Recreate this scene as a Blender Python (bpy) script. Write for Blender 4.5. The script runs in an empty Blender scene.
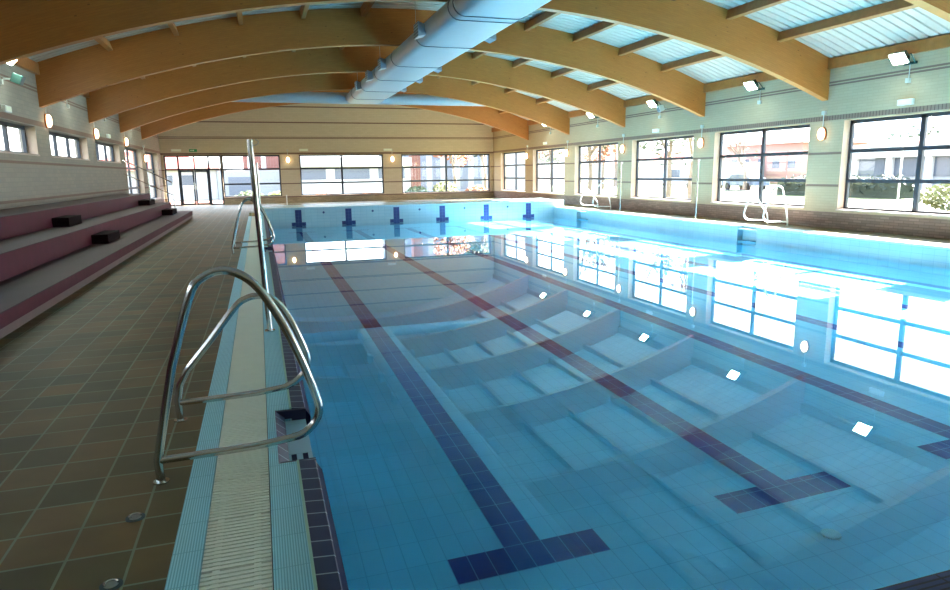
import bpy, bmesh, math, random
from mathutils import Vector, Matrix
random.seed(7)
SUN_E, EXPO = 18.0, 3.3
S = bpy.context.scene
COL = S.collection
PI = math.pi

# ------------------------------------------------------------------ mesh helpers
class MB:
    def __init__(self):
        self.v = []; self.f = []
    def add(self, vs, fs):
        n = len(self.v); self.v += [tuple(p) for p in vs]; self.f += [tuple(i + n for i in f) for f in fs]
        return self
    def box(self, x0, x1, y0, y1, z0, z1):
        return self.add([(x0,y0,z0),(x1,y0,z0),(x1,y1,z0),(x0,y1,z0),(x0,y0,z1),(x1,y0,z1),(x1,y1,z1),(x0,y1,z1)],
                        [(0,3,2,1),(4,5,6,7),(0,1,5,4),(1,2,6,5),(2,3,7,6),(3,0,4,7)])
    def obox(self, c, ax, ay, az):          # oriented box: centre and three half-axis vectors
        c, ax, ay, az = map(Vector, (c, ax, ay, az)); vs = []
        for k in (-1, 1):
            for i, j in ((-1,-1),(1,-1),(1,1),(-1,1)):
                vs.append(c + ax*i + ay*j + az*k)
        return self.add(vs, [(0,3,2,1),(4,5,6,7),(0,1,5,4),(1,2,6,5),(2,3,7,6),(3,0,4,7)])
    def tube(self, pts, r, n=10, cap=True, radii=None):
        pts = [Vector(p) for p in pts]; rings = []; up = None
        for i, p in enumerate(pts):
            t = (pts[min(i+1, len(pts)-1)] - pts[max(i-1, 0)]).normalized()
            if up is None:
                up = Vector((0,0,1)) if abs(t.z) < .9 else Vector((1,0,0))
            a = (up - t*up.dot(t)).normalized(); b = t.cross(a); up = a
            rr = radii[i] if radii else r
            rings.append([p + (a*math.cos(2*PI*k/n) + b*math.sin(2*PI*k/n))*rr for k in range(n)])
        vs = [q for R in rings for q in R]; fs = []
        for i in range(len(pts)-1):
            for k in range(n):
                fs.append((i*n+k, i*n+(k+1)%n, (i+1)*n+(k+1)%n, (i+1)*n+k))
        if cap:
            fs.append(tuple(range(n-1, -1, -1))); fs.append(tuple((len(pts)-1)*n+k for k in range(n)))
        return self.add(vs, fs)
    def prism(self, prof, axis, a0, a1):    # extrude a closed 2D profile along an axis
        def P(u, w, a):
            return {'x': (a,u,w), 'y': (u,a,w), 'z': (u,w,a)}[axis]
        n = len(prof)
        vs = [P(u,w,a0) for u,w in prof] + [P(u,w,a1) for u,w in prof]
        fs = [(i,(i+1)%n,n+(i+1)%n,n+i) for i in range(n)] + [tuple(range(n-1,-1,-1)), tuple(range(n,2*n))]
        return self.add(vs, fs)
    def ellipsoid(self, c, rx, ry, rz, nu=12, nv=8):
        vs = []; fs = []
        for j in range(1, nv):
            t = PI*j/nv
            for i in range(nu):
                a = 2*PI*i/nu
                vs.append((c[0]+rx*math.sin(t)*math.cos(a), c[1]+ry*math.sin(t)*math.sin(a), c[2]+rz*math.cos(t)))
        vs += [(c[0],c[1],c[2]+rz),(c[0],c[1],c[2]-rz)]; T=len(vs)-2; B=T+1
        for j in range(nv-2):
            for i in range(nu):
                fs.append((j*nu+i,(j+1)*nu+i,(j+1)*nu+(i+1)%nu,j*nu+(i+1)%nu))
        for i in range(nu):
            fs.append((T,i,(i+1)%nu)); fs.append((B,(nv-2)*nu+(i+1)%nu,(nv-2)*nu+i))
        return self.add(vs, fs)
    def build(self, name, mat, parent=None, smooth=False, bevel=0, origin=None):
        me = bpy.data.meshes.new(name)
        o = bpy.data.objects.new(name, me)
        off = Vector((0,0,0))
        if parent is not None:
            q = parent
            while q is not None and '_org' not in q.keys(): q = q.parent
            off = Vector(q['_org']) if q is not None else Vector((0,0,0))
        if origin is not None: off = Vector(origin)
        me.from_pydata([tuple(Vector(p)-off) for p in self.v], [], self.f)
        bm = bmesh.new(); bm.from_mesh(me); bmesh.ops.recalc_face_normals(bm, faces=bm.faces); bm.to_mesh(me); bm.free()
        if smooth:
            me.polygons.foreach_set('use_smooth', [True]*len(me.polygons))
            try: me.set_sharp_from_angle(angle=math.radians(40))
            except Exception: pass
        me.materials.append(mat); COL.objects.link(o)
        if parent is not None: o.parent = parent
        elif origin is not None: o.location = off
        if origin is not None: o['_org'] = tuple(off)
        if bevel:
            b = o.modifiers.new('bevel','BEVEL'); b.width = bevel; b.segments = 2; b.limit_method = 'ANGLE'
        return o

def tag(o, label, cat, group=None, kind=None):
    o['label'] = label; o['category'] = cat
    if group: o['group'] = group
    if kind: o['kind'] = kind
    return o
def empty(name, loc, label, cat, group=None):
    o = bpy.data.objects.new(name, None); COL.objects.link(o); o.location = loc; o['_org'] = tuple(loc)
    return tag(o, label, cat, group)
def struct(o):
    o['kind'] = 'structure'; return o
def arc(c, r, a0, a1, n):
    return [(c[0]+r*math.cos(math.radians(a0+(a1-a0)*i/n)), c[1]+r*math.sin(math.radians(a0+(a1-a0)*i/n))) for i in range(n+1)]
def smooth_path(P, n=6):                    # Catmull-Rom through points
    P = [Vector(p) for p in P]; out = []
    for i in range(len(P)-1):
        p0,p1,p2,p3 = P[max(i-1,0)],P[i],P[i+1],P[min(i+2,len(P)-1)]
        for k in range(n):
            t = k/n
            out.append(.5*((2*p1)+(p2-p0)*t+(2*p0-5*p1+4*p2-p3)*t*t+(3*p1-p0-3*p2+p3)*t**3))
    out.append(P[-1]); return out

# ------------------------------------------------------------------ materials
def srgb(r, g, b):
    f = lambda c: (c/255/12.92) if c/255 <= .04045 else ((c/255+.055)/1.055)**2.4
    return (f(r), f(g), f(b), 1)
class N:
    def __init__(self, name):
        self.m = bpy.data.materials.new(name); self.m.use_nodes = True
        self.t = self.m.node_tree; self.t.nodes.clear()
        self.out = self.t.nodes.new('ShaderNodeOutputMaterial')
    def n(self, typ, **kw):
        nd = self.t.nodes.new('ShaderNode'+typ)
        for k, v in kw.items():
            if k in nd.inputs: self.set(nd.inputs[k], v)
            else: setattr(nd, k, v)
        return nd
    def set(self, sock, v):
        if hasattr(v, 'is_output') or isinstance(v, bpy.types.NodeSocket): self.t.links.new(v, sock)
        else: sock.default_value = v
    def math(self, op, a, b=None, c=None):
        nd = self.t.nodes.new('ShaderNodeMath'); nd.operation = op
        self.set(nd.inputs[0], a)
        if b is not None: self.set(nd.inputs[1], b)
        if c is not None: self.set(nd.inputs[2], c)
        return nd.outputs[0]
    def mix(self, f, a, b, mode='MIX'):
        nd = self.t.nodes.new('ShaderNodeMix'); nd.data_type = 'RGBA'; nd.blend_type = mode
        self.set(nd.inputs[0], f); self.set(nd.inputs[6], a); self.set(nd.inputs[7], b)
        return nd.outputs[2]
    def pos(self):
        s = self.n('SeparateXYZ'); self.t.links.new(self.n('NewGeometry').outputs['Position'], s.inputs[0]); return s.outputs
    def vec(self, x, y, z=0.0):
        c = self.n('CombineXYZ'); self.set(c.inputs[0], x); self.set(c.inputs[1], y); self.set(c.inputs[2], z); return c.outputs[0]
    def pbsdf(self, col, rough=.5, metal=0, spec=.5, bump=None, bs=.2, bd=.01):
        p = self.n('BsdfPrincipled')
        self.set(p.inputs['Base Color'], col); self.set(p.inputs['Roughness'], rough); self.set(p.inputs['Metallic'], metal)
        p.inputs['Specular IOR Level'].default_value = spec
        if bump is not None:
            b = self.n('Bump'); b.inputs['Strength'].default_value = bs; b.inputs['Distance'].default_value = bd
            self.set(b.inputs['Height'], bump); self.set(p.inputs['Normal'], b.outputs[0])
        self.t.links.new(p.outputs[0], self.out.inputs[0]); return self.m

def plain(name, rgb, rough=.5, metal=0, spec=.5, var=.06, scale=6):
    m = N(name); nz = m.n('TexNoise', Scale=float(scale)); m.t.links.new(m.n('NewGeometry').outputs['Position'], nz.inputs['Vector'])
    c = srgb(*rgb); d = tuple(x*(1-var*2.5) for x in c[:3])+(1,)
    return m.pbsdf(m.mix(nz.outputs[0], d, tuple(min(1,x*(1+var)) for x in c[:3])+(1,)), rough, metal, spec)
def emit(name, rgb, s):
    m = N(name); e = m.n('Emission'); e.inputs[0].default_value = srgb(*rgb); e.inputs[1].default_value = s
    m.t.links.new(e.outputs[0], m.out.inputs[0]); return m.m

def tiles(name, axes, w, h, c1, c2, grout, mortar=.005, rough=.25, off=(0,0), bias=0.0, bumpd=.002, noise=0.0, spec=.5):
    m = N(name); p = m.pos(); k = {'x':0,'y':1,'z':2}
    u = m.math('ADD', p[k[axes[0]]], off[0]); v = m.math('ADD', p[k[axes[1]]], off[1])
    b = m.n('TexBrick', offset=0.0, squash=1.0)
    m.set(b.inputs['Vector'], m.vec(u, v)); b.inputs['Scale'].default_value = 1.0
    b.inputs['Color1'].default_value = srgb(*c1); b.inputs['Color2'].default_value = srgb(*c2); b.inputs['Mortar'].default_value = srgb(*grout)
    b.inputs['Mortar Size'].default_value = mortar; b.inputs['Mortar Smooth'].default_value = .1; b.inputs['Bias'].default_value = bias
    b.inputs['Brick Width'].default_value = w; b.inputs['Row Height'].default_value = h
    col = b.outputs[0]
    if noise:
        nz = m.n('TexNoise', Scale=2.3, Detail=4.0); m.t.links.new(m.n('NewGeometry').outputs['Position'], nz.inputs['Vector'])
        r = m.n('MapRange'); m.set(r.inputs[0], nz.outputs[0]); r.inputs[1].default_value=.3; r.inputs[2].default_value=.7
        r.inputs[3].default_value = 1-noise; r.inputs[4].default_value = 1+noise*.5
        cc = m.n('CombineColor'); [m.set(cc.inputs[i], r.outputs[0]) for i in range(3)]
        col = m.mix(1.0, col, cc.outputs[0], 'MULTIPLY')
    inv = m.math('SUBTRACT', 1.0, b.outputs['Fac'])
    return m.pbsdf(col, rough, 0, spec, inv, .5, bumpd)

def wall_mat(name, ax, base, base2, band, low, bands, low_z=.42, course=.095, solid=()):
    m = N(name); p = m.pos(); u = p[0] if ax == 'x' else p[1]; z = p[2]
    b = m.n('TexBrick', offset=.5); m.set(b.inputs['Vector'], m.vec(u, z)); b.inputs['Scale'].default_value = 1.0
    b.inputs['Color1'].default_value = srgb(*base); b.inputs['Color2'].default_value = srgb(*base2)
    b.inputs['Mortar'].default_value = tuple(c*.93 for c in srgb(*base2)[:3])+(1,)
    b.inputs['Mortar Size'].default_value = .007; b.inputs['Brick Width'].default_value = .29; b.inputs['Row Height'].default_value = course
    b2 = m.n('TexBrick', offset=.5); m.set(b2.inputs['Vector'], m.vec(u, z)); b2.inputs['Scale'].default_value = 1.0
    b2.inputs['Color1'].default_value = srgb(*low); b2.inputs['Color2'].default_value = srgb(*[c*.86 for c in low])
    b2.inputs['Mortar'].default_value = srgb(*[c*.75 for c in low])
    b2.inputs['Mortar Size'].default_value = .006; b2.inputs['Brick Width'].default_value = .25; b2.inputs['Row Height'].default_value = .065
    col = m.mix(m.math('LESS_THAN', z, low_z), b.outputs[0], b2.outputs[0])
    mask = None
    for zc, hw in bands:
        k = m.math('COMPARE', z, zc, hw); mask = k if mask is None else m.math('MAXIMUM', mask, k)
    col = m.mix(mask, col, srgb(*band))
    for zc, hw in solid:                     # soldier course: upright bricks
        k = m.math('COMPARE', z, zc, hw); w = m.math('GREATER_THAN', m.math('FRACT', m.math('DIVIDE', u, .085)), .2)
        col = m.mix(k, col, m.mix(w, srgb(*[c*.72 for c in band]), srgb(*[min(255,c*1.1) for c in band])))
    inv = m.math('SUBTRACT', 1.0, b.outputs['Fac'])
    return m.pbsdf(col, .75, 0, .3, inv, .25, .004)

def wood_mat(name, c1, c2, ring):
    m = N(name); p = m.pos()
    r = m.math('SQRT', m.math('ADD', m.math('POWER', m.math('SUBTRACT', p[0], 4.4), 2.0), m.math('POWER', m.math('ADD', p[2], 20.62), 2.0)))
    lam = m.math('FRACT', m.math('DIVIDE', r, .0455))
    a = m.math('ARCTAN2', m.math('SUBTRACT', p[0], 4.4), m.math('ADD', p[2], 20.62))
    ln = m.math('FLOOR', m.math('DIVIDE', r, .0455))
    nz = m.n('TexNoise', Scale=1.0, Detail=3.0); m.set(nz.inputs['Vector'], m.vec(m.math('MULTIPLY', a, 60.0), m.math('MULTIPLY', ln, 7.31), m.math('MULTIPLY', p[1], 3.0)))
    n2 = m.n('TexNoise', Scale=1.0, Detail=2.0); m.set(n2.inputs['Vector'], m.vec(m.math('MULTIPLY', a, 150.0), m.math('MULTIPLY', r, 60.0), p[1]))
    col = m.mix(nz.outputs[0], srgb(*c1), srgb(*c2))
    kn = m.n('TexVoronoi', Scale=1.0); m.set(kn.inputs['Vector'], m.vec(m.math('MULTIPLY', a, 70.0), m.math('MULTIPLY', r, 6.0), p[1]))
    knot = m.math('LESS_THAN', kn.outputs['Distance'], .07)
    col = m.mix(m.math('MULTIPLY', n2.outputs[0], .35), col, srgb(*ring))
    col = m.mix(m.math('MULTIPLY', m.math('LESS_THAN', lam, .06), .35), col, srgb(*ring))
    col = m.mix(m.math('MULTIPLY', knot, .6), col, srgb(*ring))
    return m.pbsdf(col, .45, 0, .4)

def glass_pane():
    m = N('window_glass'); tr = m.n('BsdfTransparent'); tr.inputs[0].default_value = (.93,.96,.96,1)
    gl = m.n('BsdfGlossy'); gl.inputs['Roughness'].default_value = .0; gl.inputs[0].default_value = (1,1,1,1)
    g = m.n('NewGeometry'); dt = m.n('VectorMath'); dt.operation = 'DOT_PRODUCT'; m.t.links.new(g.outputs['Incoming'], dt.inputs[0]); m.t.links.new(g.outputs['Normal'], dt.inputs[1])
    c = m.math('SUBTRACT', 1.0, m.math('ABSOLUTE', dt.outputs['Value']))
    fr = m.math('ADD', .05, m.math('MULTIPLY', m.math('POWER', c, 5.0), .9))      # same from both sides of the thin pane
    mx = m.n('MixShader'); m.set(mx.inputs[0], fr); m.t.links.new(tr.outputs[0], mx.inputs[1]); m.t.links.new(gl.outputs[0], mx.inputs[2])
    m.t.links.new(mx.outputs[0], m.out.inputs[0]); return m.m
def water_mat():
    m = N('still_pool_water')
    rf = m.n('BsdfRefraction'); rf.inputs['IOR'].default_value = 1.333; rf.inputs['Roughness'].default_value = 0; rf.inputs[0].default_value = WATER_TINT
    gl = m.n('BsdfGlossy'); gl.inputs['Roughness'].default_value = 0; gl.inputs[0].default_value = (1,1,1,1)
    g = m.n('NewGeometry'); dt = m.n('VectorMath'); dt.operation = 'DOT_PRODUCT'; m.t.links.new(g.outputs['Incoming'], dt.inputs[0]); m.t.links.new(g.outputs['Normal'], dt.inputs[1])
    c = m.math('ABSOLUTE', dt.outputs['Value'])                                  # Fresnel; total reflection from below past the critical angle
    ct = m.math('SQRT', m.math('MAXIMUM', m.math('SUBTRACT', 1.0, m.math('MULTIPLY', m.math('SUBTRACT', 1.0, m.math('MULTIPLY', c, c)), 1.777)), 0.0))
    bk = g.outputs['Backfacing']; cx = m.math('ADD', m.math('MULTIPLY', ct, bk), m.math('MULTIPLY', c, m.math('SUBTRACT', 1.0, bk)))
    fr = m.math('MINIMUM', .96, m.math('ADD', .02, m.math('MULTIPLY', m.math('POWER', m.math('SUBTRACT', 1.0, cx), 5.0), .98)))
    mx = m.n('MixShader'); m.set(mx.inputs[0], fr); m.t.links.new(rf.outputs[0], mx.inputs[1]); m.t.links.new(gl.outputs[0], mx.inputs[2])
    m.t.links.new(mx.outputs[0], m.out.inputs[0]); return m.m
WATER_TINT = (.78,.94,.99,1)

M = {}
M['deck'] = tiles('brown_deck_tile','xy',.255,.27,(116,92,52),(84,78,46),(126,138,112),.006,.5,(.81-.0+.255*40, .30*-1+.27*60),noise=.22,spec=.3)
M['pool_floor'] = tiles('blue_pool_tile_floor','xy',.125,.25,(120,202,231),(126,206,234),(98,180,214),.003,.3,(.0,1.24))
M['pool_x'] = tiles('blue_pool_tile_wall_a','xz',.25,.125,(158,196,212),(164,201,216),(128,172,194),.003,.3,(0,.44))
M['pool_y'] = tiles('blue_pool_tile_wall_b','yz',.25,.125,(158,196,212),(164,201,216),(128,172,194),.003,.3,(0,.44))
M['navy_floor'] = tiles('navy_lane_tile','xy',.125,.25,(18,44,128),(24,52,136),(92,134,190),.0035,.3,(0,1.24))
M['navy_x'] = tiles('navy_wall_tile','xz',.125,.125,(30,50,112),(36,58,122),(80,110,160),.003,.3,(0,.44))
M['navy_edge'] = tiles('navy_edge_tile','yx',.125,.5,(26,38,74),(34,48,86),(150,170,180),.004,.5,(.02,.37))
M['navy_grip'] = tiles('navy_grip_tile','xy',.25,.022,(30,44,96),(36,52,104),(14,20,48),.004,.6,spec=.2)
M['ridged'] = tiles('ridged_light_blue_tile','xy',.011,.25,(164,226,238),(170,230,242),(122,188,202),.0025,.45,(0,.05))
M['coping'] = tiles('pale_coping_tile','xy',.25,.25,(190,222,232),(196,226,235),(150,190,205),.004,.4)
M['white_plastic'] = plain('white_plastic',(240,245,228),.4,var=.02)
M['gutter_dark'] = plain('gutter_channel',(60,78,80),.7)
M['lip'] = plain('dark_navy_lip',(6,24,66),.7,var=.04,spec=.1)
M['bead'] = plain('pale_green_joint',(170,210,190),.5)
M['steel'] = plain('polished_steel',(205,208,205),.16,1.0,var=.03,scale=3)
M['chrome_dark'] = plain('brushed_steel',(170,172,170),.3,1.0,var=.04)
M['white_metal'] = plain('white_enamel',(228,230,226),.4,var=.02)
M['frame'] = plain('dark_blue_window_frame',(34,44,58),.4,var=.05)
M['glass'] = glass_pane()
M['water'] = water_mat()
M['sill'] = plain('pale_stone_sill',(196,176,166),.6,var=.05)
M['reveal'] = plain('window_reveal_render',(190,168,150),.75,var=.06)
BR = (124,100,90)
bd = [(1.1,.03),(1.92,.03),(3.62,.022),(3.69,.022),(4.5,.035),(5.36,.035)]
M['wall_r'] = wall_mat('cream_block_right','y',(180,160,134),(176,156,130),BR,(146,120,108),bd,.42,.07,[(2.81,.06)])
M['wall_l'] = wall_mat('cream_block_left_dimmed','y',(152,145,134),(144,138,130),BR,(140,118,110),bd+[(2.86,.06)],.42,.1)  # cream block darkened in its colour to stand in for weaker light here
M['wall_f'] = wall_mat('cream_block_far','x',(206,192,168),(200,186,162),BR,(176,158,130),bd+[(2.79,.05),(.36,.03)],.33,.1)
M['beam'] = wood_mat('varnished_glulam',(198,130,62),(176,108,48),(96,54,24))
M['purlin'] = plain('varnished_pine',(176,112,56),.5,var=.12,scale=9)
M['roof'] = plain('pale_roof_sheet',(190,178,168),.5,var=.02)
M['duct'] = plain('pale_blue_duct_steel',(158,170,182),.4,.0,var=.03)
M['duct_seam'] = plain('dark_duct_seam',(96,108,122),.5)
M['maroon'] = plain('maroon_painted_concrete',(84,20,40),.6,spec=.25,var=.15,scale=4)
M['maroon_top'] = plain('worn_pinkish_tread',(62,36,44),.55,spec=.25,var=.15,scale=3)
M['black_red'] = plain('dark_maroon_step',(22,5,10),.8,spec=.1,var=.1)
M['base_strip'] = plain('pale_pink_skirting',(122,98,96),.5,var=.08)
M['lamp_on'] = emit('warm_lamp_glass',(255,214,160),2.2)
M['flood_on'] = emit('cool_flood_glass',(235,255,240),12)
M['flood_body'] = plain('dark_green_housing',(44,74,68),.4)
M['lamp_base'] = plain('copper_lamp_ring',(150,96,60),.4,.3)
M['green'] = plain('green_exit_plate',(40,150,90),.4)
M['conduit'] = plain('grey_conduit',(196,200,196),.4,.2)

# ------------------------------------------------------------------ camera (position, angles and lens of the photograph)
cam = bpy.data.cameras.new('camera'); co = bpy.data.objects.new('camera', cam); COL.objects.link(co); S.camera = co
yaw, pit, rol = 0.311276643, 0.183194582, -0.0144519899
f = Vector((math.sin(yaw)*math.cos(pit), math.cos(yaw)*math.cos(pit), -math.sin(pit)))
r = Vector((math.cos(yaw), -math.sin(yaw), 0)); u = r.cross(f)
r2 = r*math.cos(rol)+u*math.sin(rol); u2 = -r*math.sin(rol)+u*math.cos(rol)
mt = Matrix((r2, u2, -f)).transposed().to_4x4(); mt.translation = Vector((-.19998,-2.58525,1.55221)); co.matrix_world = mt
cam.sensor_width = 36; cam.lens = 658.88/950*36; cam.clip_start = .05; cam.clip_end = 2000

# ------------------------------------------------------------------ key dimensions
XL, XR, YN, YF = -5.1, 13.9, -6.2, 37.1       # inner faces of the hall
PW, P0, P1 = 12.5, -1.24, 25.0                # pool
WZ = -.4366                                   # water level
CX, RB, DB = 4.4, 25.7, .95; CZ = 5.08-RB; RT = RB+DB
def top(x): return CZ+math.sqrt(RT*RT-(x-CX)**2)
def bot(y): return -1.12-.022*max(y,0)        # pool floor, gently deepening
OP = [(1.85+5*k, 5.78+5*k) for k in range(-1,7)]   # side window openings

# ------------------------------------------------------------------ shell
d = MB()
d.box(XL,-.65,YN,YF,-.3,0)                                 # left deck
d.box(-.65,PW+.45,YN,-1.75,-.3,0)                             # near deck
d.box(-.65,PW+.45,27.6,YF,-.3,0)                              # far deck
d.box(PW+.45,XR,YN,YF,-.3,0)                               # right deck
struct(d.build('floor', M['deck']))

def wall(name, mat, axis, a, b, u0, u1, z0, ztop, holes):
    """wall slab between planes a and b on one axis with rectangular holes (u0,u1,z0,z1)"""
    m = MB(); us = sorted({u0,u1,*[h[0] for h in holes],*[h[1] for h in holes]})
    def put(ua, ub, za, zb):
        if axis == 'x': m.box(min(a,b),max(a,b),ua,ub,za,zb)
        else: m.box(ua,ub,min(a,b),max(a,b),za,zb)
    for ua, ub in zip(us, us[1:]):
        hs = [h for h in holes if h[0] <= ua+1e-6 and h[1] >= ub-1e-6]
        if not hs: put(ua,ub,z0,ztop); continue
        h = hs[0]
        if h[2] > z0: put(ua,ub,z0,h[2])
        put(ua,ub,h[3],ztop)
    return struct(m.build(name, mat))
ZT = top(XR)
HR = [(a,b,.47,2.72) for a,b in OP]
HL = [(a,b,2.09 if b < 26 else .47,2.78) for a,b in OP]
HF = [(-4.98,1.07,0.0,2.72),(2.12,6.97,.38,2.72),(8.05,13.7,.38,2.72)]
wall('wall_right', M['wall_r'],'x',XR,XR+.35,YN,YF+.35,-.3,ZT,HR)
wall('wall_left', M['wall_l'],'x',XL,XL-.35,YN,YF+.35,-.3,ZT,HL)
wf = wall('wall_far', M['wall_f'],'y',YF,YF+.35,XL,XR,-.3,ZT,HF)
def gable(y0, y1):
    m = MB(); n = 24; xs = [XL+(XR-XL)*i/n for i in range(n+1)]
    return m.prism([(XL,ZT)]+[(x,top(x)) for x in xs[1:-1]]+[(XR,ZT)],'y',y0,y1)
g = gable(YF,YF+.35).build('wall_far_gable', M['wall_f']); struct(g)
m = gable(YN-.35,YN); m.box(XL-.35,XR+.35,YN-.35,YN,-.3,ZT); struct(m.build('wall_near', M['wall_f']))

# curved ribbed roof sheet
m = MB(); ys = []; y = YN-.35
while y < YF+.4:
    ys += [(y,0),(y+.19,0),(y+.205,.04),(y+.235,.04)]; y += .25
n = 48; a0 = math.asin((XL-.35-CX)/RT); a1 = math.asin((XR+.35-CX)/RT)
vs = []; fs = []
for i in range(n+1):
    a = a0+(a1-a0)*i/n
    for yy, dz in ys: vs.append((CX+(RT+dz)*math.sin(a), yy, CZ+(RT+dz)*math.cos(a)))
L = len(ys)
for i in range(n):
    for j in range(L-1): fs.append((i*L+j,(i+1)*L+j,(i+1)*L+j+1,i*L+j+1))
m.add(vs, fs)
roof = struct(m.build('ceiling', M['roof']))
so = roof.modifiers.new('thick','SOLIDIFY'); so.thickness = .08; so.offset = 1

# timber wall plates under the roof sheet
for i,(x0,x1) in enumerate(((XR-.1,XR),(XL,XL+.1))):
    m = MB(); m.box(x0,x1,YN,YF,ZT-.26,ZT-.0); struct(m.build('trim_%d'%(i+1), M['purlin']))

# ------------------------------------------------------------------ windows
wn = [0]
def window(axis, plane, u0, u1, z0, z1, vert, horiz, inner, fw=.085):
    wn[0] += 1; m = MB(); t = .035
    def bar(ua,ub,za,zb,tt=t):
        if axis == 'x': m.box(plane-tt,plane+tt,ua,ub,za,zb)
        else: m.box(ua,ub,plane-tt,plane+tt,za,zb)
    bar(u0,u1,z0,z0+fw); bar(u0,u1,z1-fw,z1); bar(u0,u0+fw,z0,z1); bar(u1-fw,u1,z0,z1)
    for v in vert: bar(v-.055,v+.055,z0,z1)
    for h in horiz: bar(u0,u1,h-.045,h+.045,t*.95)
    o = struct(m.build('window_%d'%wn[0], M['frame']))
    g = MB()
    if axis == 'x': g.box(plane-.006,plane+.006,u0+.02,u1-.02,z0+.02,z1-.02)
    else: g.box(u0+.02,u1-.02,plane-.006,plane+.006,z0+.02,z1-.02)
    # single sheet keeps refraction out of the pane
    g2 = MB()
    if axis == 'x': g2.add([(plane,u0+.02,z0+.02),(plane,u1-.02,z0+.02),(plane,u1-.02,z1-.02),(plane,u0+.02,z1-.02)],[(0,1,2,3)])
    else: g2.add([(u0+.02,plane,z0+.02),(u1-.02,plane,z0+.02),(u1-.02,plane,z1-.02),(u0+.02,plane,z1-.02)],[(0,1,2,3)])
    g2.build('pane', M['glass'], o)
    s = MB(); lo, hi = sorted((plane, inner))
    if z0 > .1:
        e = .03 if inner < plane else -.03
        if axis == 'x': s.box(min(plane,inner-e),max(plane,inner-e),u0,u1,z0-.0,z0+.035)
        else: s.box(u0,u1,min(plane,inner-e),max(plane,inner-e),z0,z0+.035)
        s.build('sill', M['sill'], o)
    s = MB()
    for ua,ub in ((u0-.002,u0+.012),(u1-.012,u1+.002)):
        if axis == 'x': s.box(lo,hi,ua,ub,z0+.036,z1)
        else: s.box(ua,ub,lo,hi,z0+.036,z1)
    s.build('reveal', M['reveal'], o)
    return o
for a,b in OP: window('x',XR+.24,a,b,.47,2.72,[(a+b)/2],[1.22,1.96],XR)
for a,b in OP:
    if b < 26: window('x',XL-.24,a,b,2.09,2.78,[a+(b-a)*.36,a+(b-a)*.68],[],XL)
    else: window('x',XL-.24,a,b,.47,2.78,[a+(b-a)*.5],[1.12,1.94],XL)
window('y',YF+.15,-2.06,1.07,.38,2.72,[-.5],[1.12,1.94],YF)
window('y',YF+.15,2.12,6.97,.38,2.72,[4.52],[1.12,1.94],YF)
window('y',YF+.15,8.05,13.7,.38,2.72,[10.86],[1.12,1.94],YF)
# low wall under the far left window
m = MB(); m.box(-2.06,1.07,YF,YF+.35,-.3,.38); struct(m.build('wall_far_sill', M['wall_f']))

# entrance door: fixed side lights, over light and two leaves
P = YF+.15
m = MB()
for x in (-4.94,-4.28,-2.74,-2.1): m.box(x-.045,x+.045,P-.04,P+.04,0,2.72)
for z in (1.96,2.68): m.box(-4.98,-2.06,P-.04,P+.04,z-.045,z+.045)
m.box(-4.98,-4.28,P-.04,P+.04,0,.07); m.box(-2.74,-2.06,P-.04,P+.04,0,.07); m.box(-3.5,-3.44,P-.038,P+.038,1.96,2.68)
dr = struct(m.build('door_1', M['frame']))
for xa,xb in ((-4.235,-3.52),(-3.5,-2.785)):
    m = MB(); m.box(xa,xa+.08,P-.03,P+.03,.01,1.91); m.box(xb-.08,xb,P-.03,P+.03,.01,1.91); m.box(xa,xb,P-.03,P+.03,.01,.12); m.box(xa,xb,P-.03,P+.03,1.82,1.91)
    lf = m.build('door_leaf', M['frame'], dr)
    q = MB(); q.add([(xa+.05,P,.1),(xb-.05,P,.1),(xb-.05,P,1.85),(xa+.05,P,1.85)],[(0,1,2,3)]); q.build('pane', M['glass'], lf)
    h = MB(); xh = xb-.04 if xa < -4 else xa+.04; h.tube([(xh,P-.06,.85),(xh,P-.09,.9),(xh,P-.09,1.2),(xh,P-.06,1.25)],.012,8); h.build('door_handle', M['steel'], lf)
q = MB()
for xa,xb,za,zb in ((-4.9,-4.32,.07,1.92),(-2.7,-2.1,.07,1.92),(-4.9,-4.32,2.0,2.64),(-4.24,-2.78,2.0,2.64),(-2.7,-2.1,2.0,2.64)):
    q.add([(xa,P,za),(xb,P,za),(xb,P,zb),(xa,P,zb)],[(0,1,2,3)])
q.build('pane', M['glass'], dr)

# ------------------------------------------------------------------ roof beams and purlins
BY = [6.43,11.43,16.43,21.43,26.45,31.45]
BL = ['arched varnished timber roof beam nearest the viewer, only its right end in view at the top right corner',
 'arched timber roof beam second from the viewer, filling the top left corner, right end beside the nearest whole window',
 'arched timber roof beam third from the viewer, its left end just right of the left floodlight',
 'arched timber roof beam fourth from the viewer, two beams in front of the cross duct',
 'arched timber roof beam fifth from the viewer, directly in front of the round cross duct',
 'arched timber roof beam nearest the far wall, half hidden behind the round cross duct']
n = 40
for by, lb in zip(BY, BL):
    m = MB(); vs = []; fs = []; w = .1
    x0, x1 = XL-.0, XR+.0
    for i in range(n+1):
        # vertical cut ends
        xb = x0+(x1-x0)*i/n
        zb = CZ+math.sqrt(RB*RB-(xb-CX)**2); zt = top(xb)-.004
        vs += [(xb,by-w,zb),(xb,by+w,zb),(xb,by+w,zt),(xb,by-w,zt)]
    for i in range(n):
        for k in range(4): fs.append((i*4+k,i*4+(k+1)%4,(i+1)*4+(k+1)%4,(i+1)*4+k))
    fs += [(3,2,1,0),tuple(n*4+k for k in range(4))]
    m.add(vs,fs)
    o = m.build('roof_beam', M['beam'], None, origin=(CX,by,5.08)); tag(o, lb, 'roof beam', 'arched timber roof beams')
ORD = ['first','second','third','fourth','fifth','sixth']
BAY = ['in the nearest roof bay','in the second roof bay','in the third roof bay','in the fourth roof bay','in the farthest full roof bay']
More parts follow.
